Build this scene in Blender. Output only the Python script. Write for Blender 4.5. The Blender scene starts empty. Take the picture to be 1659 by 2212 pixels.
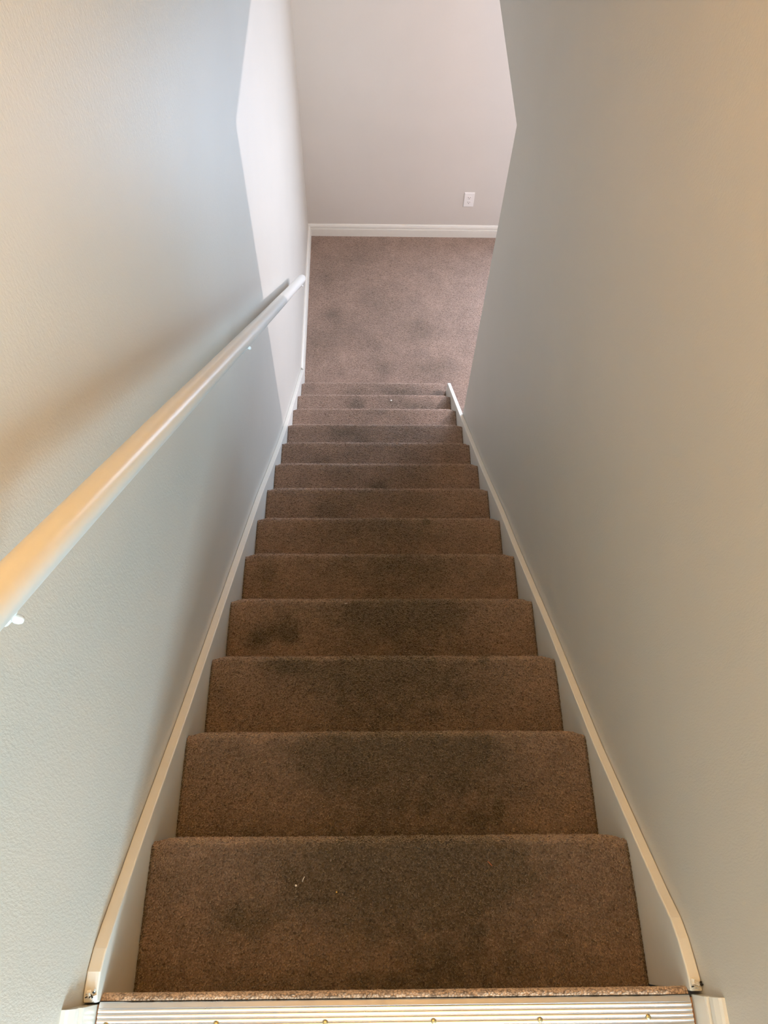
import bpy, bmesh, math, random
import numpy as np
from mathutils import Vector, Matrix

random.seed(4)
rng = np.random.default_rng(7)
scene = bpy.context.scene
COL = scene.collection
PI = math.pi

# ------------------------------------------------------------------ camera
F_PX, PITCH, YAW, ROLL = 1710.0, 1.0738, 0.0495, -0.0458
CAM = Vector((-0.0488, 0.0658, 1.3658))
cam_data = bpy.data.cameras.new('camera')
cam_data.sensor_fit = 'VERTICAL'
cam_data.sensor_height = 24.0
cam_data.lens = 24.0 * F_PX / 2212.0
cam_data.clip_start = 0.02
cam = bpy.data.objects.new('camera', cam_data)
COL.objects.link(cam)
cy_, sy_ = math.cos(YAW), math.sin(YAW)
cp_, sp_ = math.cos(PITCH), math.sin(PITCH)
cr_, sr_ = math.cos(ROLL), math.sin(ROLL)


def cam_axis(xx, uu, dd):
    x = xx * cr_ + uu * sr_
    up = -xx * sr_ + uu * cr_
    y = dd * cp_ + up * sp_
    z = -dd * sp_ + up * cp_
    return Vector((x * cy_ + y * sy_, -x * sy_ + y * cy_, z))


right, upv, fwd = cam_axis(1, 0, 0), cam_axis(0, 1, 0), cam_axis(0, 0, 1)
rot = Matrix((right, upv, -fwd)).transposed()
cam.matrix_world = Matrix.Translation(CAM) @ rot.to_4x4()
scene.camera = cam

# ------------------------------------------------------------------ world, lights, exposure
scene.view_settings.view_transform = 'Standard'
scene.view_settings.look = 'None'
scene.view_settings.gamma = 1.0
scene.view_settings.use_curve_mapping = False
scene.view_settings.exposure = 0.15
world = bpy.data.worlds.new('world')
scene.world = world
world.use_nodes = True
world.node_tree.nodes['Background'].inputs[0].default_value = (0.75, 0.86, 1.0, 1)
world.node_tree.nodes['Background'].inputs[1].default_value = 0.05


def area_light(name, loc, target, sx, sy, power, color):
    d = bpy.data.lights.new(name, 'AREA')
    d.shape = 'RECTANGLE'
    d.size, d.size_y = sx, sy
    d.energy, d.color = power, color
    o = bpy.data.objects.new(name, d)
    o.location = loc
    o.rotation_euler = (Vector(target) - Vector(loc)).to_track_quat('-Z', 'Y').to_euler()
    COL.objects.link(o)
    return o


def point_light(name, loc, radius, power, color):
    d = bpy.data.lights.new(name, 'POINT')
    d.shadow_soft_size = radius
    d.energy, d.color = power, color
    o = bpy.data.objects.new(name, d)
    o.location = loc
    COL.objects.link(o)
    return o


# daylight from the upstairs window behind the camera
area_light('upstairs_window_light', (1.3, -3.93, 1.7), (1.3, 0, 1.7), 1.6, 1.0, 335, (0.59, 0.83, 1.0))
# warm bulb in the ceiling over the head of the stairs
point_light('stair_ceiling_bulb', (0.02, 0.62, 2.30), 0.09, 43, (1.0, 0.48, 0.08))
# daylight in the lower room: a glazed door beside the far corner
area_light('lower_door_light', (1.75, 4.42, -1.45), (1.75, 0, -1.45), 1.3, 1.6, 106, (0.58, 0.75, 1.0))
# bulb under the ceiling of the lower room
point_light('lower_ceiling_bulb', (1.9, 2.69, -0.495), 0.025, 112, (1.0, 0.85, 0.89))

# ------------------------------------------------------------------ dimensions
RUN, RISE, NSTEP = 0.2334, 0.19, 13
HW = 0.4342                 # half width of the carpet between the skirt boards
XL, XR = -0.4548, 0.4530    # wall faces
YB = 4.4945                 # far wall
YE = 2.4565                 # end of right wall
ZH = -0.3353                # underside of the header
ZF = -14 * RISE             # lower floor
ZC = 2.42                   # upper ceiling
YR = -0.18                  # near end of the right wall (hall corner)
XFAR = 4.5


# ------------------------------------------------------------------ materials
def new_mat(name):
    m = bpy.data.materials.new(name)
    m.use_nodes = True
    nt = m.node_tree
    b = nt.nodes['Principled BSDF']
    return m, nt, b


def nd(nt, kind, **kw):
    n = nt.nodes.new(kind)
    for k, v in kw.items():
        if k in n.inputs.keys():
            n.inputs[k].default_value = v
        else:
            setattr(n, k, v)
    return n


def simple_mat(name, col, rough=0.5, metal=0.0, spec=0.5):
    m, nt, b = new_mat(name)
    b.inputs['Base Color'].default_value = (*col, 1)
    b.inputs['Roughness'].default_value = rough
    b.inputs['Metallic'].default_value = metal
    b.inputs['Specular IOR Level'].default_value = spec
    return m


def wall_paint(name, col, bump=0.13, rough=0.45):
    """orange-peel textured satin wall paint"""
    m, nt, b = new_mat(name)
    L = nt.links
    geo = nd(nt, 'ShaderNodeNewGeometry')
    mp = nd(nt, 'ShaderNodeMapping')
    mp.inputs['Scale'].default_value = (1, 1, 0.45)
    L.new(geo.outputs['Position'], mp.inputs['Vector'])
    n1 = nd(nt, 'ShaderNodeTexNoise', Scale=300.0, Detail=3.0, Roughness=0.6)
    L.new(mp.outputs[0], n1.inputs['Vector'])
    n2 = nd(nt, 'ShaderNodeTexNoise', Scale=90.0, Detail=1.0, Roughness=0.5)
    L.new(mp.outputs[0], n2.inputs['Vector'])
    r1 = nd(nt, 'ShaderNodeMapRange')
    r1.inputs[1].default_value, r1.inputs[2].default_value = 0.32, 0.80
    L.new(n1.outputs['Fac'], r1.inputs[0])
    add = nd(nt, 'ShaderNodeMath', operation='ADD')
    L.new(r1.outputs[0], add.inputs[0])
    m2 = nd(nt, 'ShaderNodeMath', operation='MULTIPLY')
    m2.inputs[1].default_value = 0.6
    L.new(n2.outputs['Fac'], m2.inputs[0])
    L.new(m2.outputs[0], add.inputs[1])
    bp = nd(nt, 'ShaderNodeBump', Strength=bump, Distance=0.003)
    L.new(add.outputs[0], bp.inputs['Height'])
    L.new(bp.outputs[0], b.inputs['Normal'])
    n3 = nd(nt, 'ShaderNodeTexNoise', Scale=3.0, Detail=3.0)
    L.new(geo.outputs['Position'], n3.inputs['Vector'])
    mx = nd(nt, 'ShaderNodeMix', data_type='RGBA')
    L.new(n3.outputs['Fac'], mx.inputs[0])
    mx.inputs[6].default_value = (col[0] * 0.96, col[1] * 0.96, col[2] * 0.955, 1)
    mx.inputs[7].default_value = (min(1, col[0] * 1.04), min(1, col[1] * 1.04), min(1, col[2] * 1.045), 1)
    L.new(mx.outputs[2], b.inputs['Base Color'])
    b.inputs['Roughness'].default_value = rough
    b.inputs['Specular IOR Level'].default_value = 0.35
    return m


def trim_paint(name, col, rough=0.35):
    m, nt, b = new_mat(name)
    L = nt.links
    geo = nd(nt, 'ShaderNodeNewGeometry')
    n1 = nd(nt, 'ShaderNodeTexNoise', Scale=40.0, Detail=3.0)
    L.new(geo.outputs['Position'], n1.inputs['Vector'])
    bp = nd(nt, 'ShaderNodeBump', Strength=0.12, Distance=0.002)
    L.new(n1.outputs['Fac'], bp.inputs['Height'])
    L.new(bp.outputs[0], b.inputs['Normal'])
    mx = nd(nt, 'ShaderNodeMix', data_type='RGBA')
    L.new(n1.outputs['Fac'], mx.inputs[0])
    mx.inputs[6].default_value = (col[0] * 0.95, col[1] * 0.94, col[2] * 0.92, 1)
    mx.inputs[7].default_value = (*col, 1)
    L.new(mx.outputs[2], b.inputs['Base Color'])
    b.inputs['Roughness'].default_value = rough
    return m


def carpet_mat(name, base, dirt):
    """cut-pile carpet: displaced tufts, yarn colour with painted shade between tufts, dirt and painted shade from the 'soil' attribute"""
    m, nt, b = new_mat(name)
    L = nt.links
    geo = nd(nt, 'ShaderNodeNewGeometry')
    # slightly warped coordinates keep the tufts irregular
    w = nd(nt, 'ShaderNodeTexNoise', Scale=110.0, Detail=1.0)
    L.new(geo.outputs['Position'], w.inputs['Vector'])
    wv = nd(nt, 'ShaderNodeVectorMath', operation='SCALE')
    wv.inputs['Scale'].default_value = 0.006
    L.new(w.outputs['Color'], wv.inputs[0])
    av = nd(nt, 'ShaderNodeVectorMath', operation='ADD')
    L.new(geo.outputs['Position'], av.inputs[0])
    L.new(wv.outputs[0], av.inputs[1])
    v1 = nd(nt, 'ShaderNodeTexVoronoi', Scale=320.0)
    L.new(av.outputs[0], v1.inputs['Vector'])
    tuft = nd(nt, 'ShaderNodeMapRange', interpolation_type='SMOOTHSTEP')
    tuft.inputs[1].default_value, tuft.inputs[2].default_value = 0.15, 0.85
    tuft.inputs[3].default_value, tuft.inputs[4].default_value = 1.0, 0.0
    L.new(v1.outputs['Distance'], tuft.inputs[0])
    mpc = nd(nt, 'ShaderNodeMapping')
    mpc.inputs['Scale'].default_value = (0.6, 1.15, 1.0)
    mpc.inputs['Rotation'].default_value = (0, 0, 0.25)
    L.new(geo.outputs['Position'], mpc.inputs['Vector'])
    n1 = nd(nt, 'ShaderNodeTexNoise', Scale=120.0, Detail=4.0, Roughness=0.68)
    L.new(mpc.outputs[0], n1.inputs['Vector'])
    n3 = nd(nt, 'ShaderNodeTexNoise', Scale=9.0, Detail=4.0, Roughness=0.6)
    L.new(geo.outputs['Position'], n3.inputs['Vector'])
    # height = tuft tips + clumps
    t1 = nd(nt, 'ShaderNodeMath', operation='MULTIPLY')
    t1.inputs[1].default_value = 0.42
    L.new(tuft.outputs[0], t1.inputs[0])
    t2 = nd(nt, 'ShaderNodeMath', operation='MULTIPLY_ADD')
    t2.inputs[1].default_value = 1.0
    L.new(n1.outputs['Fac'], t2.inputs[0])
    L.new(t1.outputs[0], t2.inputs[2])
    hsum = t2
    att = nd(nt, 'ShaderNodeAttribute')
    att.attribute_name = 'pile'
    dsc = nd(nt, 'ShaderNodeMath', operation='MULTIPLY')
    dsc.inputs[1].default_value = 0.0068
    L.new(att.outputs['Fac'], dsc.inputs[0])
    dp = nd(nt, 'ShaderNodeDisplacement')
    dp.inputs['Midlevel'].default_value = 0.7
    L.new(hsum.outputs[0], dp.inputs['Height'])
    L.new(dsc.outputs[0], dp.inputs['Scale'])
    L.new(dp.outputs[0], nt.nodes['Material Output'].inputs['Displacement'])
    m.displacement_method = 'BOTH'
    # yarn colour, with the shade in the gaps between tufts darkened in
    rmp = nd(nt, 'ShaderNodeMapRange')
    rmp.inputs[1].default_value, rmp.inputs[2].default_value = 0.40, 0.98
    L.new(hsum.outputs[0], rmp.inputs[0])
    mx = nd(nt, 'ShaderNodeMix', data_type='RGBA')
    L.new(rmp.outputs[0], mx.inputs[0])
    mx.inputs[6].default_value = (base[0] * 0.36, base[1] * 0.32, base[2] * 0.28, 1)
    mx.inputs[7].default_value = (base[0] * 1.55, base[1] * 1.55, base[2] * 1.55, 1)
    # broad random tone variation of the nap
    r3 = nd(nt, 'ShaderNodeMapRange')
    r3.inputs[1].default_value, r3.inputs[2].default_value = 0.3, 0.7
    r3.inputs[3].default_value, r3.inputs[4].default_value = 0.80, 1.18
    L.new(n3.outputs['Fac'], r3.inputs[0])
    ml = nd(nt, 'ShaderNodeVectorMath', operation='SCALE')
    L.new(mx.outputs[2], ml.inputs[0])
    L.new(r3.outputs[0], ml.inputs['Scale'])
    # dirt, plus shade darkened in at the tread backs and sides
    so = nd(nt, 'ShaderNodeAttribute')
    so.attribute_name = 'soil_shade'
    nso = nd(nt, 'ShaderNodeTexNoise', Scale=30.0, Detail=4.0, Roughness=0.65)
    L.new(geo.outputs['Position'], nso.inputs['Vector'])
    rs = nd(nt, 'ShaderNodeMapRange')
    rs.inputs[1].default_value, rs.inputs[2].default_value = 0.3, 0.7
    rs.inputs[3].default_value, rs.inputs[4].default_value = 0.75, 1.2
    L.new(nso.outputs['Fac'], rs.inputs[0])
    sm = nd(nt, 'ShaderNodeMath', operation='MULTIPLY', use_clamp=True)
    L.new(so.outputs['Fac'], sm.inputs[0])
    L.new(rs.outputs[0], sm.inputs[1])
    mul = nd(nt, 'ShaderNodeMix', data_type='RGBA', blend_type='MULTIPLY')
    mul.inputs[0].default_value = 1.0
    L.new(ml.outputs[0], mul.inputs[6])
    dm = nd(nt, 'ShaderNodeMix', data_type='RGBA')
    L.new(sm.outputs[0], dm.inputs[0])
    dm.inputs[6].default_value = (1, 1, 1, 1)
    dm.inputs[7].default_value = (*dirt, 1)
    L.new(dm.outputs[2], mul.inputs[7])
    fr = nd(nt, 'ShaderNodeAttribute')  # pale rim light on the nosings, painted into the colour
    fr.attribute_name = 'lit_rim'
    fsc = nd(nt, 'ShaderNodeMath', operation='MULTIPLY_ADD')
    fsc.inputs[1].default_value, fsc.inputs[2].default_value = 0.55, 1.0
    L.new(fr.outputs['Fac'], fsc.inputs[0])
    fm = nd(nt, 'ShaderNodeVectorMath', operation='SCALE')
    L.new(mul.outputs[2], fm.inputs[0])
    L.new(fsc.outputs[0], fm.inputs['Scale'])
    L.new(fm.outputs[0], b.inputs['Base Color'])
    b.inputs['Roughness'].default_value = 0.95
    b.inputs['Specular IOR Level'].default_value = 0.08
    b.inputs['Sheen Weight'].default_value = 0.5
    b.inputs['Sheen Roughness'].default_value = 0.5
    b.inputs['Sheen Tint'].default_value = (1.0, 0.9, 0.8, 1)
    return m


M_WALL = wall_paint('wall_paint', (0.595, 0.572, 0.51))
M_WALL_SMOOTH = wall_paint('wall_paint_far', (0.615, 0.582, 0.53), 0.06)
M_TRIM = trim_paint('trim_paint', (0.76, 0.75, 0.69))
M_RAIL = trim_paint('rail_paint', (0.74, 0.755, 0.72), 0.3)
M_CARPET = carpet_mat('carpet', (0.265, 0.182, 0.140), (0.22, 0.225, 0.16))
M_CARPET_LIT_EDGE = carpet_mat('carpet_lit_edge', (0.40, 0.29, 0.205), (0.28, 0.30, 0.29))  # lighter carpet copy; grazing light on the landing roll put into its colour
M_CEIL = simple_mat('ceiling_paint', (0.72, 0.70, 0.66), 0.8)
M_PLASTIC = simple_mat('white_plastic', (0.82, 0.80, 0.77), 0.3)
M_SLOT = simple_mat('dark_slot', (0.03, 0.028, 0.025), 0.6)
M_STEEL = simple_mat('steel', (0.55, 0.54, 0.52), 0.3, 1.0)
M_BRASS = simple_mat('brass_screw', (0.55, 0.45, 0.25), 0.35, 1.0)
M_BRACKET = simple_mat('bracket_enamel', (0.80, 0.80, 0.78), 0.25)
M_CRUMB = simple_mat('white_lint', (0.85, 0.82, 0.76), 0.8)
M_CRUMB_Y = simple_mat('yellow_crumb', (0.75, 0.48, 0.12), 0.7)
M_THREAD_R = simple_mat('rust_thread', (0.55, 0.16, 0.07), 0.8)
M_GRIT = simple_mat('black_grit', (0.015, 0.012, 0.01), 0.7)


def wood_mat():
    m, nt, b = new_mat('landing_wood')
    L = nt.links
    geo = nd(nt, 'ShaderNodeNewGeometry')
    mp = nd(nt, 'ShaderNodeMapping')
    mp.inputs['Scale'].default_value = (3, 40, 1)
    L.new(geo.outputs['Position'], mp.inputs['Vector'])
    n = nd(nt, 'ShaderNodeTexNoise', Scale=2.5, Detail=6.0)
    L.new(mp.outputs[0], n.inputs['Vector'])
    mx = nd(nt, 'ShaderNodeMix', data_type='RGBA')
    L.new(n.outputs['Fac'], mx.inputs[0])
    mx.inputs[6].default_value = (0.24, 0.115, 0.05, 1)
    mx.inputs[7].default_value = (0.40, 0.22, 0.105, 1)
    L.new(mx.outputs[2], b.inputs['Base Color'])
    b.inputs['Roughness'].default_value = 0.4
    return m


M_WOOD = wood_mat()


def metal_mat():
    m, nt, b = new_mat('ribbed_aluminium')
    L = nt.links
    geo = nd(nt, 'ShaderNodeNewGeometry')
    mp = nd(nt, 'ShaderNodeMapping')
    mp.inputs['Scale'].default_value = (8, 400, 400)
    L.new(geo.outputs['Position'], mp.inputs['Vector'])
    n = nd(nt, 'ShaderNodeTexNoise', Scale=2.0, Detail=3.0)
    L.new(mp.outputs[0], n.inputs['Vector'])
    n2 = nd(nt, 'ShaderNodeTexNoise', Scale=60.0, Detail=4.0)
    L.new(geo.outputs['Position'], n2.inputs['Vector'])
    r = nd(nt, 'ShaderNodeMapRange')
    r.inputs[3].default_value, r.inputs[4].default_value = 0.22, 0.42
    L.new(n2.outputs['Fac'], r.inputs[0])
    L.new(r.outputs[0], b.inputs['Roughness'])
    bp = nd(nt, 'ShaderNodeBump', Strength=0.1, Distance=0.0005)
    L.new(n.outputs['Fac'], bp.inputs['Height'])
    L.new(bp.outputs[0], b.inputs['Normal'])
    b.inputs['Base Color'].default_value = (0.80, 0.79, 0.80, 1)
    b.inputs['Metallic'].default_value = 1.0
    return m


M_METAL = metal_mat()


# ------------------------------------------------------------------ helpers
def link_mesh(name, me, mat, parent=None):
    o = bpy.data.objects.new(name, me)
    if mat:
        me.materials.append(mat)
    COL.objects.link(o)
    if parent:
        o.parent = parent
    return o


def obj(name, bm, mat, parent=None, smooth=False, loc=None):
    me = bpy.data.meshes.new(name)
    bmesh.ops.recalc_face_normals(bm, faces=bm.faces)
    bm.to_mesh(me)
    bm.free()
    if smooth:
        for p in me.polygons:
            p.use_smooth = True
    o = link_mesh(name, me, mat, parent)
    if loc is not None:
        o.location = loc
    return o


def thing(name, label, cat, loc, group=None):
    o = bpy.data.objects.new(name, None)
    o.empty_display_size = 0.05
    COL.objects.link(o)
    o.location = loc
    o['label'], o['category'] = label, cat
    if group:
        o['group'] = group
    return o


def struct(o):
    o['kind'] = 'structure'
    return o


def add_box(bm, x0, x1, y0, y1, z0, z1):
    vs = [bm.verts.new((x, y, z)) for x in (x0, x1) for y in (y0, y1) for z in (z0, z1)]
    for f in ((0, 1, 3, 2), (4, 6, 7, 5), (0, 4, 5, 1), (2, 3, 7, 6), (0, 2, 6, 4), (1, 5, 7, 3)):
        bm.faces.new([vs[i] for i in f])


def box_bm(*a):
    bm = bmesh.new()
    add_box(bm, *a)
    return bm


def prism(bm, pts, axis, a0, a1):
    """extrude a 2-D outline: axis 'x' takes (y,z) points, axis 'y' takes (x,z) points"""
    def P(p, a):
        return (a, p[0], p[1]) if axis == 'x' else (p[0], a, p[1])
    A = [bm.verts.new(P(p, a0)) for p in pts]
    B = [bm.verts.new(P(p, a1)) for p in pts]
    n = len(pts)
    bm.faces.new(A)
    bm.faces.new(list(reversed(B)))
    for i in range(n):
        j = (i + 1) % n
        bm.faces.new((A[i], A[j], B[j], B[i]))


def bevel_all(bm, w, seg=2, ang=0.6):
    bmesh.ops.recalc_face_normals(bm, faces=bm.faces)
    es = [e for e in bm.edges if len(e.link_faces) == 2 and e.calc_face_angle(0) > ang]
    bmesh.ops.bevel(bm, geom=es, offset=w, segments=seg, affect='EDGES', profile=0.5)


def tube(bm, pts, rad, seg=16, cap=True):
    """round tube along pts with radius rad (number or list)"""
    pts = [Vector(p) for p in pts]
    n = len(pts)
    rs = rad if isinstance(rad, (list, tuple)) else [rad] * n
    rings = []
    ref = Vector((0, 0, 1))
    for i, p in enumerate(pts):
        t = (pts[min(i + 1, n - 1)] - pts[max(i - 1, 0)]).normalized()
        a = t.cross(ref)
        if a.length < 0.05:
            a = t.cross(Vector((1, 0, 0)))
        a.normalize()
        b = t.cross(a).normalized()
        rings.append([bm.verts.new(p + (a * math.cos(2 * PI * k / seg) + b * math.sin(2 * PI * k / seg)) * rs[i])
                      for k in range(seg)])
    for i in range(n - 1):
        for k in range(seg):
            j = (k + 1) % seg
            bm.faces.new((rings[i][k], rings[i][j], rings[i + 1][j], rings[i + 1][k]))
    if cap:
        bm.faces.new(rings[0])
        bm.faces.new(list(reversed(rings[-1])))


def lathe(bm, prof, origin, axis, seg=24):
    """revolve (radius, height) profile about axis"""
    q = Vector((0, 0, 1)).rotation_difference(Vector(axis))
    o = Vector(origin)
    rings = []
    for r, h in prof:
        rings.append([bm.verts.new(o + q @ Vector((r * math.cos(2 * PI * k / seg), r * math.sin(2 * PI * k / seg), h)))
                      for k in range(seg)])
    for i in range(len(rings) - 1):
        for k in range(seg):
            j = (k + 1) % seg
            bm.faces.new((rings[i][k], rings[i][j], rings[i + 1][j], rings[i + 1][k]))
    bm.faces.new(list(reversed(rings[0])))
    bm.faces.new(rings[-1])


def grid_mesh(name, P, mat, parent=None, attrs=None):
    """P: (nu, nv, 3) array of points -> smooth quad sheet with float point attributes"""
    nu, nv = P.shape[:2]
    me = bpy.data.meshes.new(name)
    me.vertices.add(nu * nv)
    me.vertices.foreach_set('co', P.reshape(-1).astype(np.float32))
    idx = np.arange(nu * nv).reshape(nu, nv)
    q = np.stack([idx[:-1, :-1], idx[1:, :-1], idx[1:, 1:], idx[:-1, 1:]], -1).reshape(-1, 4)
    me.loops.add(q.size)
    me.loops.foreach_set('vertex_index', q.reshape(-1).astype(np.int32))
    me.polygons.add(len(q))
    me.polygons.foreach_set('loop_start', (np.arange(len(q)) * 4).astype(np.int32))
    me.polygons.foreach_set('loop_total', np.full(len(q), 4, np.int32))
    me.polygons.foreach_set('use_smooth', np.ones(len(q), bool))
    me.update(calc_edges=True)
    me.validate()
    for k, v in (attrs or {}).items():
        a = me.attributes.new(k, 'FLOAT', 'POINT')
        a.data.foreach_set('value', v.reshape(-1).astype(np.float32))
    return link_mesh(name, me, mat, parent)


def wobble(x, seed, amp, base=1.0):
    r = np.random.default_rng(seed)
    s = np.zeros_like(x)
    for k in range(1, 7):
        s += np.sin(x * base * k * 7.3 + r.uniform(0, 6.28)) * r.uniform(0.3, 1) / k
    return s * amp


def sstep(a, b, x):
    t = np.clip((x - a) / (b - a), 0, 1)
    return t * t * (3 - 2 * t)


# ------------------------------------------------------------------ room shell
T = 0.11
bm = bmesh.new()
prism(bm, [(-4.0, ZF - 0.1), (YB, ZF - 0.1), (YB, ZC), (-4.0, ZC)], 'x', XL - T, XL)
struct(obj('wall_left', bm, M_WALL))

bm = bmesh.new()
prism(bm, [(YR, ZF - 0.1), (YE, ZF - 0.1), (YE, ZH), (YB, ZH), (YB, ZC), (YR, ZC)], 'x', XR, XR + T)
bevel_all(bm, 0.006, 3)
struct(obj('wall_right', bm, M_WALL))

bm = box_bm(XL - T, XFAR + T, YB, YB + T, ZF - 0.1, ZC)
struct(obj('wall_back', bm, M_WALL_SMOOTH))
struct(obj('wall_far_right', box_bm(XFAR, XFAR + T, YR - T, YB, ZF - 0.1, ZH), M_WALL_SMOOTH))
struct(obj('wall_lower_front', box_bm(XR + T, XFAR, YR - T, YR, ZF - 0.1, ZH), M_WALL_SMOOTH))
struct(obj('ceiling_lower', box_bm(XR + T, XFAR, YR, YB, ZH, ZH + 0.2), M_CEIL))
# upstairs hall
struct(obj('ceiling', box_bm(XL - T, 3.2, -4.0, YB, ZC, ZC + 0.1), M_CEIL))
struct(obj('wall_hall_front', box_bm(XR + T, 3.2, YR - T, YR, -0.1, ZC), M_WALL))
struct(obj('wall_hall_right', box_bm(3.2, 3.2 + T, -4.0, YR, -0.1, ZC), M_WALL))
struct(obj('wall_rear', box_bm(XL - T, 3.2 + T, -4.0 - T, -4.0, -0.1, ZC), M_WALL))
struct(obj('floor_landing', box_bm(XL, 3.2, -4.0, -0.012, -0.03, 0.0), M_WOOD))


# ------------------------------------------------------------------ lower carpet floor
def floor_sheet():
    xs = np.concatenate([np.arange(XL, 1.05, 0.0034), np.linspace(1.06, XFAR, 60)])
    ys = np.concatenate([np.linspace(YR, 2.2, 40), np.arange(2.22, YB, 0.0034)])
    X, Y = np.meshgrid(xs, ys, indexing='ij')
    Z = np.full_like(X, ZF)
    Z += 0.0015 * np.sin(X * 5.1 + 1) * np.sin(Y * 4.3)
    soil_shade = np.zeros_like(X)
    for (x, y, r, a) in ((0.06, 3.30, 0.07, 0.55), (0.42, 3.30, 0.08, 0.5), (-0.27, 3.75, 0.07, 0.5),
                         (0.30, 3.62, 0.12, 0.5), (-0.30, 4.1, 0.12, 0.35), (0.05, 3.85, 0.16, 0.35),
                         (-0.20, 3.62, 0.10, 0.4), (-0.36, 3.5, 0.09, 0.45), (-0.1, 4.28, 0.13, 0.3),
                         (0.28, 3.28, 0.09, 0.4), (0.0, 3.5, 0.12, 0.3)):
        soil_shade += a * np.exp(-((X - x) ** 2 + (Y - y) ** 2) / (r * r))
    return grid_mesh('floor', np.stack([X, Y, Z], -1), M_CARPET, None,
                     {'soil_shade': np.clip(soil_shade, 0, 1), 'pile': np.full_like(X, 0.8)})


struct(floor_sheet())

# ------------------------------------------------------------------ staircase
stairs = thing('staircase', 'straight brown carpeted staircase descending between two painted walls', 'stairs',
               (0, 3.0, ZF))
OFF = Vector((0, 3.0, ZF))

# stains: step, x, distance from the nosing, radius x, radius y, strength
STAINS = [(4, -0.261, -0.115, 0.022, 0.018, 1.3), (4, -0.345, -0.122, 0.03, 0.022, 0.9), (4, -0.30, -0.10, 0.05, 0.03, 0.5),
          (4, -0.265, -0.07, 0.03, 0.045, 0.5), (3, -0.235, -0.025, 0.055, 0.022, 1.1), (2, 0.203, -0.042, 0.012, 0.010, 1.6),
          (2, 0.195, -0.035, 0.022, 0.018, 0.6), (2, 0.229, -0.160, 0.010, 0.016, 1.2), (2, 0.221, -0.182, 0.010, 0.008, 1.2),
          (2, 0.184, -0.181, 0.022, 0.014, 0.7), (6, 0.168, -0.016, 0.008, 0.012, 2.2), (6, 0.176, -0.022, 0.005, 0.005, 2.0),
          (3, -0.109, -0.113, 0.008, 0.010, 1.2), (4, 0.193, -0.017, 0.010, 0.012, 1.0), (3, 0.25, -0.005, 0.010, 0.012, 1.0),
          (1, 0.129, -0.055, 0.11, 0.05, 0.55), (1, -0.264, -0.132, 0.05, 0.03, 0.5), (1, 0.02, -0.06, 0.10, 0.04, 0.35),
          (5, -0.36, -0.08, 0.03, 0.05, 0.5), (7, -0.2, -0.12, 0.06, 0.05, 0.5), (8, 0.0, -0.12, 0.05, 0.03, 0.7),
          (9, -0.25, -0.1, 0.06, 0.03, 0.4), (12, -0.1, -0.08, 0.05, 0.05, 0.7), (12, 0.25, -0.09, 0.12, 0.05, 0.6),
          (13, 0.33, -0.16, 0.08, 0.04, 0.9), (13, 0.2, -0.10, 0.14, 0.06, 0.6), (13, -0.1, -0.1, 0.10, 0.06, 0.3),
          (10, -0.15, -0.05, 0.10, 0.04, 0.5), (10, -0.05, -0.12, 0.05, 0.03, 0.5), (11, 0.0, -0.03, 0.2, 0.03, 0.3)]


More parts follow.
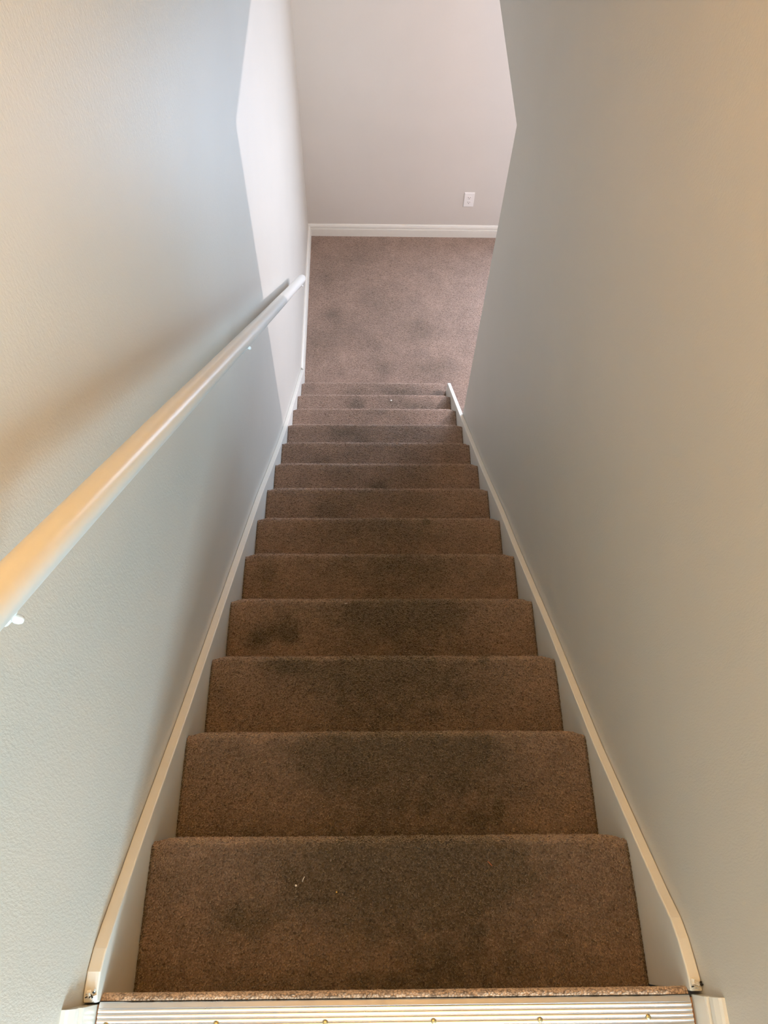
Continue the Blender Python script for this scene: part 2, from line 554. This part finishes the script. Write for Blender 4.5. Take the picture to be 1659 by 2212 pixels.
def carpet_step(k, parent):
    """one carpeted step: tread, rolled nosing and the riser below it"""
    dx = 0.0016 if k <= 2 else (0.0020 if k <= 5 else 0.0026)
    R = 0.017 if k else 0.0088
    yn, zt = k * RUN + 0.002, -k * RISE + 0.004
    y0 = (k - 1) * RUN - 0.03
    if k == 0:
        y0 = -0.0078
    prof = []
    n = max(2, int((yn - R - y0) / dx))
    for i in range(n):
        prof.append((y0 + (yn - R - y0) * i / n, zt))
    na = int(PI * R / dx)
    for i in range(na + 1):
        a = PI / 2 - PI * i / na
        prof.append((yn - R + R * math.cos(a), zt - R + R * math.sin(a)))
    ye, zb = (yn - 0.030 if k else -0.0070), zt - 2 * R
    zend = -(k + 1) * RISE + 0.002 if k < NSTEP else ZF + 0.002
    prof.append((max(yn - R - 0.006, ye), zb))
    prof.append((ye, zb - 0.004))
    for i in range(1, 13):
        prof.append((ye, zb - 0.004 + (zend - zb + 0.004) * i / 12))
    prof = np.array(prof)
    hw = HW - 0.0005
    nx = int(2 * hw / dx)
    x = np.linspace(-hw, hw, nx)
    S, X = np.meshgrid(np.arange(len(prof)), x, indexing='ij')
    Y, Z = prof[S, 0].copy(), prof[S, 1].copy()
    d = yn - Y                                    # distance behind the nosing
    near = np.exp(-np.clip(d, 0, 1) / 0.05)
    # the nosing roll wanders a little and droops at the sides
    Y += wobble(X, 100 + k, 0.0007) * near * (1 if k else 0)
    edge = sstep(hw - 0.045, hw, np.abs(X))
    Z -= edge * near * 0.008
    Y -= edge ** 2 * near * (0.006 if k else 0.0)
    Z += wobble(X, 300 + k, 0.0005)
    soil_shade = np.zeros_like(X)
    if k >= 1:
        fade = {1: 1.05, 2: 1.0, 3: 1.05, 4: 1.0, 5: 0.9, 6: 0.75, 7: 0.5, 8: 0.4}.get(k, 0.38)
        c = 0.03 + 0.03 * math.sin(k * 1.7)
        lane = np.exp(-((X - c + wobble(d, 500 + k, 0.03, 3.0) + wobble(X, 900 + k, 0.03, 2.0)) / 0.205) ** 2)
        soil_shade += {1: .52, 2: .48, 3: .44, 4: .40, 5: .36, 6: .30, 7: .22, 8: .14, 9: .12, 10: .10, 11: .09, 12: .08, 13: .05}[k]
        soil_shade += fade * lane * (0.34 + 0.58 * np.exp(-np.clip(d, 0, 1) / 0.085))
        soil_shade += 0.22 * (np.exp(-((X + 0.13) / 0.09) ** 2) + np.exp(-((X - 0.15) / 0.09) ** 2)) * np.exp(-((d - 0.07) / 0.05) ** 2)
    soil_shade += 0.7 * sstep(hw - 0.007, hw, np.abs(X)) * (d > 0.01)  # shade of the gap beside each skirt board, painted into the carpet
    for (kk, sx, sd, rx, ry, a) in STAINS:
        if kk == k:
            soil_shade += 0.8 * a * np.exp(-((X - sx) / rx) ** 2 - ((Y - (k * RUN + sd)) / ry) ** 2)
    # rim light painted pale along the roll; contact shade painted at the tread back
    lit_rim = np.exp(-np.clip(d, 0, 1) / 0.010) * (0.75 + wobble(X, 700 + k, 0.12, 2.0))
    soil_shade -= 0.45 * lit_rim * np.clip(soil_shade, 0, 1)
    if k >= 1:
        soil_shade += (0.08 if k == 1 else 0.30) * sstep(0.185, 0.235, d)
    pile = np.ones_like(X)
    if k == 0:
        pile *= 0.3
        lit_rim *= 0
    return grid_mesh('step' if k else 'landing_edge',
                     np.stack([X, Y, Z], -1) - np.array(OFF), M_CARPET if k else M_CARPET_LIT_EDGE, parent,
                     {'soil_shade': np.clip(soil_shade, 0, 2.2), 'pile': pile, 'lit_rim': lit_rim})


for k in range(0, NSTEP + 1):
    carpet_step(k, stairs)


def skirt(side, parent):
    """painted board along the wall, its top edge following the stairs, wavy as in old houses"""
    if side < 0:
        x0, x1 = XL + 0.0005, -HW
        hs = [(0.12, .055), (.233, .055), (.5, .043), (1.0, .041), (1.53, .039), (1.7, .027), (1.87, .013), (2.08, .002),
              (2.28, -.001), (2.5, .008), (2.75, .021), (2.95, .031), (3.17, .043), (3.213, .0395)]
        top = [(-0.009, 0.016), (0.0, 0.02), (0.03, 0.018), (0.06, 0.004), (0.09, -.018)]
        yend = 3.213
    else:
        x0, x1 = HW, XR - 0.0005
        hs = [(0.13, .040), (.256, .030), (.43, .019), (.6, .023), (.8, .028), (1.0, .025), (1.225, .023), (1.44, .029),
              (1.6, .023), (1.74, .018), (2.0, .018), (2.35, .021), (2.65, .029), (2.955, .037)]
        top = [(-0.004, 0.008), (0.014, 0.007), (0.035, 0.000), (0.065, -.012), (0.094, -.030)]
        yend = 2.955
    # resample
    hy, hh = [p[0] for p in hs], [p[1] for p in hs]
    for y in np.arange(hy[0], hy[-1], 0.05):
        top.append((float(y), float(-y * RISE / RUN + np.interp(y, hy, hh))))
    top.append((hy[-1], -hy[-1] * RISE / RUN + hh[-1]))
    yb = yend + 0.012
    if side > 0:
        xx1 = x1
        outline = [(yb - 0.004, top[-1][1] - 0.012), (yb, top[-1][1] - 0.03), (yb, ZF), (2.2, ZF), (-0.004, -0.45)]
    else:
        outline = [(yb, ZF), (2.6, ZF), (-0.009, -0.45)]
    bm = bmesh.new()
    prism(bm, top + outline, 'x', x0, x1)
    bevel_all(bm, 0.0022, 2, 0.9)
    for v in bm.verts:
        v.co -= OFF
    o = obj('skirt_board', bm, M_TRIM, parent)
    o['label'] = ('cream painted skirt board on the handrail side' if side < 0
                  else 'cream painted skirt board on the right, free-standing at its foot')
    return o


skirt(-1, stairs)
skirt(1, stairs)

# ------------------------------------------------------------------ baseboards
def board_profile(th, h):
    """(depth, height) outline with a grooved top bead"""
    return [(0, 0), (th, 0), (th, h * .60), (th * .94, h * .645), (th * .60, h * .65), (th * .56, h * .70), (th * .80, h * .715),
            (th * .76, h * .84), (th * .50, h * .96), (th * .3, h), (0, h)]


bm = bmesh.new()
prism(bm, [(YB - d, ZF + h) for d, h in board_profile(0.016, 0.098)], 'x', XL, XFAR)
struct(obj('baseboard_back', bm, M_TRIM))
bm = bmesh.new()
prism(bm, [(XL + d, ZF + h) for d, h in board_profile(0.019, 0.086)], 'y', 3.226, YB - 0.0005)
struct(obj('baseboard_left', bm, M_TRIM))
bm = bmesh.new()
prism(bm, [(XR - d, h) for d, h in board_profile(0.016, 0.085)], 'y', YR, -0.0085)
struct(obj('baseboard_right', bm, M_TRIM))
bm = bmesh.new()
prism(bm, [(XL + d, h) for d, h in board_profile(0.018, 0.105)], 'y', -3.9, -0.012)
struct(obj('baseboard_landing_left', bm, M_TRIM))

# ------------------------------------------------------------------ handrail
XRAIL = XL + 0.070
RAIL_S, RAIL_Z0 = 0.862, 0.980


def rail_pt(y, dz=0.0):
    return Vector((XRAIL, y, RAIL_Z0 - RAIL_S * y + dz))


hand = thing('handrail', 'cream painted round handrail sloping down the left stair wall', 'handrail', (XL, 1.567, -0.41))
HOFF = Vector(hand.location)
RR = 0.0215
bm = bmesh.new()
pts, rs = [], []
ya, yz = -0.10, 3.140
N = 90
for i in range(N + 1):
    y = ya + (yz - ya) * i / N
    p = rail_pt(y) - HOFF
    p.z += 0.0022 * math.sin(y * 2.1 + 0.4)
    pts.append(p)
    rs.append(RR * (1.0 + 0.012 * math.sin(y * 9)))
rs[-1] *= 0.90
t = (pts[-1] - pts[-2]).normalized()
pts += [pts[-1] + t * 0.003]
rs += [RR * 0.72]
tube(bm, pts, rs, 28)
rail = obj('rail', bm, M_RAIL, hand, smooth=True)


def bracket(y, parent):
    """rail bracket: wall plate, curved arm, post under the rail with a round nut below"""
    base = rail_pt(y) - HOFF
    wallx = XL + 0.0005 - HOFF.x
    low = base + Vector((0, 0.004, -0.047))
    bm = bmesh.new()
    path = [Vector((wallx + 0.004, low.y + .010, low.z - 0.045)), Vector((wallx + 0.022, low.y + .008, low.z - 0.043)),
            Vector((wallx + 0.045, low.y + .004, low.z - 0.030)), Vector((wallx + 0.062, low.y + .001, low.z - 0.004)),
            Vector((base.x, low.y, low.z + 0.012)), Vector((base.x, base.y, base.z - 0.020))]
    tube(bm, path, [0.0052, 0.0052, 0.005, 0.005, 0.005, 0.0055], 12)
    arm = obj('bracket', bm, M_RAIL, parent, smooth=True)
    bm = bmesh.new()
    lathe(bm, [(0.016, 0.0), (0.016, 0.003), (0.014, 0.006), (0.009, 0.008)],
          (wallx, low.y + .010, low.z - 0.045), (1, 0, 0), 28)
    obj('wall_plate', bm, M_RAIL, arm)
    bm = bmesh.new()
    lathe(bm, [(0.0015, -0.0058), (0.0036, -0.0046), (0.0048, -0.0018), (0.0048, 0.002), (0.0038, 0.005), (0.0018, 0.0062)],
          (base.x + 0.002, low.y - 0.005, low.z + 0.002), (0.55, 0.1, -0.8), 18)
    s = obj('nut', bm, M_BRACKET, arm, smooth=True)
    s['label'] = 'bright white rounded nut'
    return arm


for y in (0.342, 1.567, 3.095):
    bracket(y, hand)

# ------------------------------------------------------------------ metal threshold strip on the landing edge
strip = thing('threshold_strip', 'ribbed silver metal edging strip screwed along the top landing edge', 'floor trim',
              (0, -0.026, 0.0))
bm = bmesh.new()
prof = [(0.0, 0.0012), (0.0, 0.0030), (-0.0015, 0.0042), (-0.0075, 0.0066)]
yy = -0.0078
for i in range(5):
    w = 0.0064
    for j in range(9):
        u = j / 8
        prof.append((yy - w * u, 0.0056 + 0.0022 * math.sin(PI * u) ** 0.8))
    yy -= w
prof += [(yy - 0.0008, 0.0040), (yy - 0.001, 0.0)]
prof = [(p[0] + 0.026 - 0.0088, p[1]) for p in prof]
prism(bm, prof, 'x', -0.4335, 0.4325)
ob = obj('strip', bm, M_METAL, strip)
for x in (-0.42, -0.262, -0.105, 0.052, 0.207, 0.366):
    bm = bmesh.new()
    lathe(bm, [(0.0042, 0), (0.0040, 0.0012), (0.0026, 0.0022), (0.001, 0.0025)],
          (x, -0.0365 + 0.026 + (0.001 if x > 0.3 else -0.001), 0.0066), (0.1, 0, 1), 14)
    obj('screw', bm, M_BRASS, strip, smooth=True)

# ------------------------------------------------------------------ electrical outlet
out = thing('electrical_outlet', 'white double electrical outlet low on the far wall', 'outlet', (0.651, YB, -2.342))
bm = bmesh.new()
add_box(bm, -0.035, 0.035, -0.0065, 0.0, -0.057, 0.057)
es = [e for e in bm.edges if all(abs(v.co.y + 0.0065) < 1e-5 for v in e.verts)]
bmesh.ops.bevel(bm, geom=es, offset=0.0028, segments=3, affect='EDGES')
obj('cover_plate', bm, M_PLASTIC, out)
for s in (1, -1):
    bm = bmesh.new()
    outline = []
    for i in range(32):
        a = 2 * PI * i / 32
        outline.append((0.0172 * math.cos(a), max(-0.0138, min(0.0138, 0.0172 * math.sin(a))) + s * 0.0195))
    prism(bm, outline, 'y', -0.0085, -0.004)
    r = obj('receptacle', bm, M_PLASTIC, out)
    for sx, hh in ((-0.0063, 0.0045), (0.0063, 0.0037)):
        obj('slot', box_bm(sx - 0.0011, sx + 0.0011, -0.0089, -0.0070, s * 0.0195 + 0.003 - hh, s * 0.0195 + 0.003 + hh), M_SLOT, r)
    bm = bmesh.new()
    lathe(bm, [(0.0026, 0), (0.0026, 0.0019)], (0, -0.0070, s * 0.0195 - 0.0078), (0, -1, 0), 14)
    obj('ground_hole', bm, M_SLOT, r)
bm = bmesh.new()
lathe(bm, [(0.0032, 0), (0.0030, 0.0010), (0.0015, 0.0016)], (0, -0.0065, 0), (0, -1, 0), 14)
obj('screw', bm, M_PLASTIC, out)


# ------------------------------------------------------------------ litter on the carpet
def crumb(name, label, cat, x, y, z, r, mat, seed):
    bm = bmesh.new()
    bmesh.ops.create_icosphere(bm, subdivisions=2, radius=r)
    rr = random.Random(seed)
    for v in bm.verts:
        v.co *= rr.uniform(0.7, 1.2)
        v.co.z *= 0.7
    o = obj(name, bm, mat, None, smooth=True, loc=(x, y, z))
    o['label'], o['category'] = label, cat
    return o


def thread(name, label, cat, x, y, z, ln, ang, mat, bend=0.2):
    bm = bmesh.new()
    c, s = math.cos(ang), math.sin(ang)
    pts = []
    for i in range(9):
        u = i / 8 - 0.5
        b = bend * ln * (0.25 - u * u)
        pts.append((ln * u * c - b * s, ln * u * s + b * c, 0.001 * math.sin(i)))
    tube(bm, pts, 0.0006, 6)
    o = obj(name, bm, mat, None, smooth=True, loc=(x, y, z))
    o['label'], o['category'] = label, cat
    return o


def tread_z(k):
    return -k * RISE + 0.0085


crumb('crumb', 'white crumb on the left half of the topmost tread', 'crumb', -0.170, 0.153, tread_z(1), 0.0021, M_CRUMB, 1)
crumb('crumb', 'tiny yellow crumb near the middle of the topmost tread', 'crumb', -0.098, 0.142, tread_z(1), 0.0016, M_CRUMB_Y, 2)
crumb('grit', 'tiny black grit just below the white crumb on the topmost tread', 'grit', -0.166, 0.140, tread_z(1), 0.0014, M_GRIT, 6)
thread('thread', 'short rust red thread on the right half of the topmost tread', 'thread', 0.176, 0.186, tread_z(1), 0.010, -0.8, M_THREAD_R)
thread('thread', 'short pale thread upright beside the white crumb on the topmost tread', 'thread', -0.157, 0.163, tread_z(1), 0.009, 1.2, M_CRUMB)
crumb('lint', 'white fluff of lint on the second lowest tread', 'lint', 0.096, 2.754, tread_z(12), 0.0048, M_CRUMB, 3)
thread('thread', 'pale curled thread on the middle of the fourth tread down', 'thread', -0.103, 0.915, tread_z(4), 0.008, 0.2, M_CRUMB, 0.6)


def flakes(label, x, y, z, seed):
    """a few broken paint chips lying at the end of the skirt board, with dark dirt under them"""
    rr = random.Random(seed)

    def chips(n, spread, size):
        bm = bmesh.new()
        for _ in range(n):
            c = Vector((rr.uniform(-spread, spread), rr.uniform(-spread, spread) * 0.8, rr.uniform(0, 0.004)))
            q = Matrix.Rotation(rr.uniform(0, 6.28), 4, Vector((rr.uniform(-1, 1), rr.uniform(-1, 1), rr.uniform(-1, 1))).normalized())
            m4 = Matrix.Translation(c) @ q @ Matrix.Diagonal((rr.uniform(.5, 1) * size, rr.uniform(.5, 1) * size, 0.0012, 1))
            bmesh.ops.create_cube(bm, size=1.0, matrix=m4)
        return bm
    o = obj('paint_flakes', chips(9, 0.007, 0.006), M_TRIM, None, loc=(x, y, z))
    o['label'], o['category'] = label, 'paint flakes'
    obj('dirt', chips(7, 0.007, 0.004), M_GRIT, o)


flakes('crumbled paint flakes and dirt at the left end of the ribbed metal strip', -0.4440, 0.001, 0.022, 11)
flakes('crumbled paint flakes and dirt at the right end of the ribbed metal strip', 0.4440, 0.0045, 0.0095, 12)
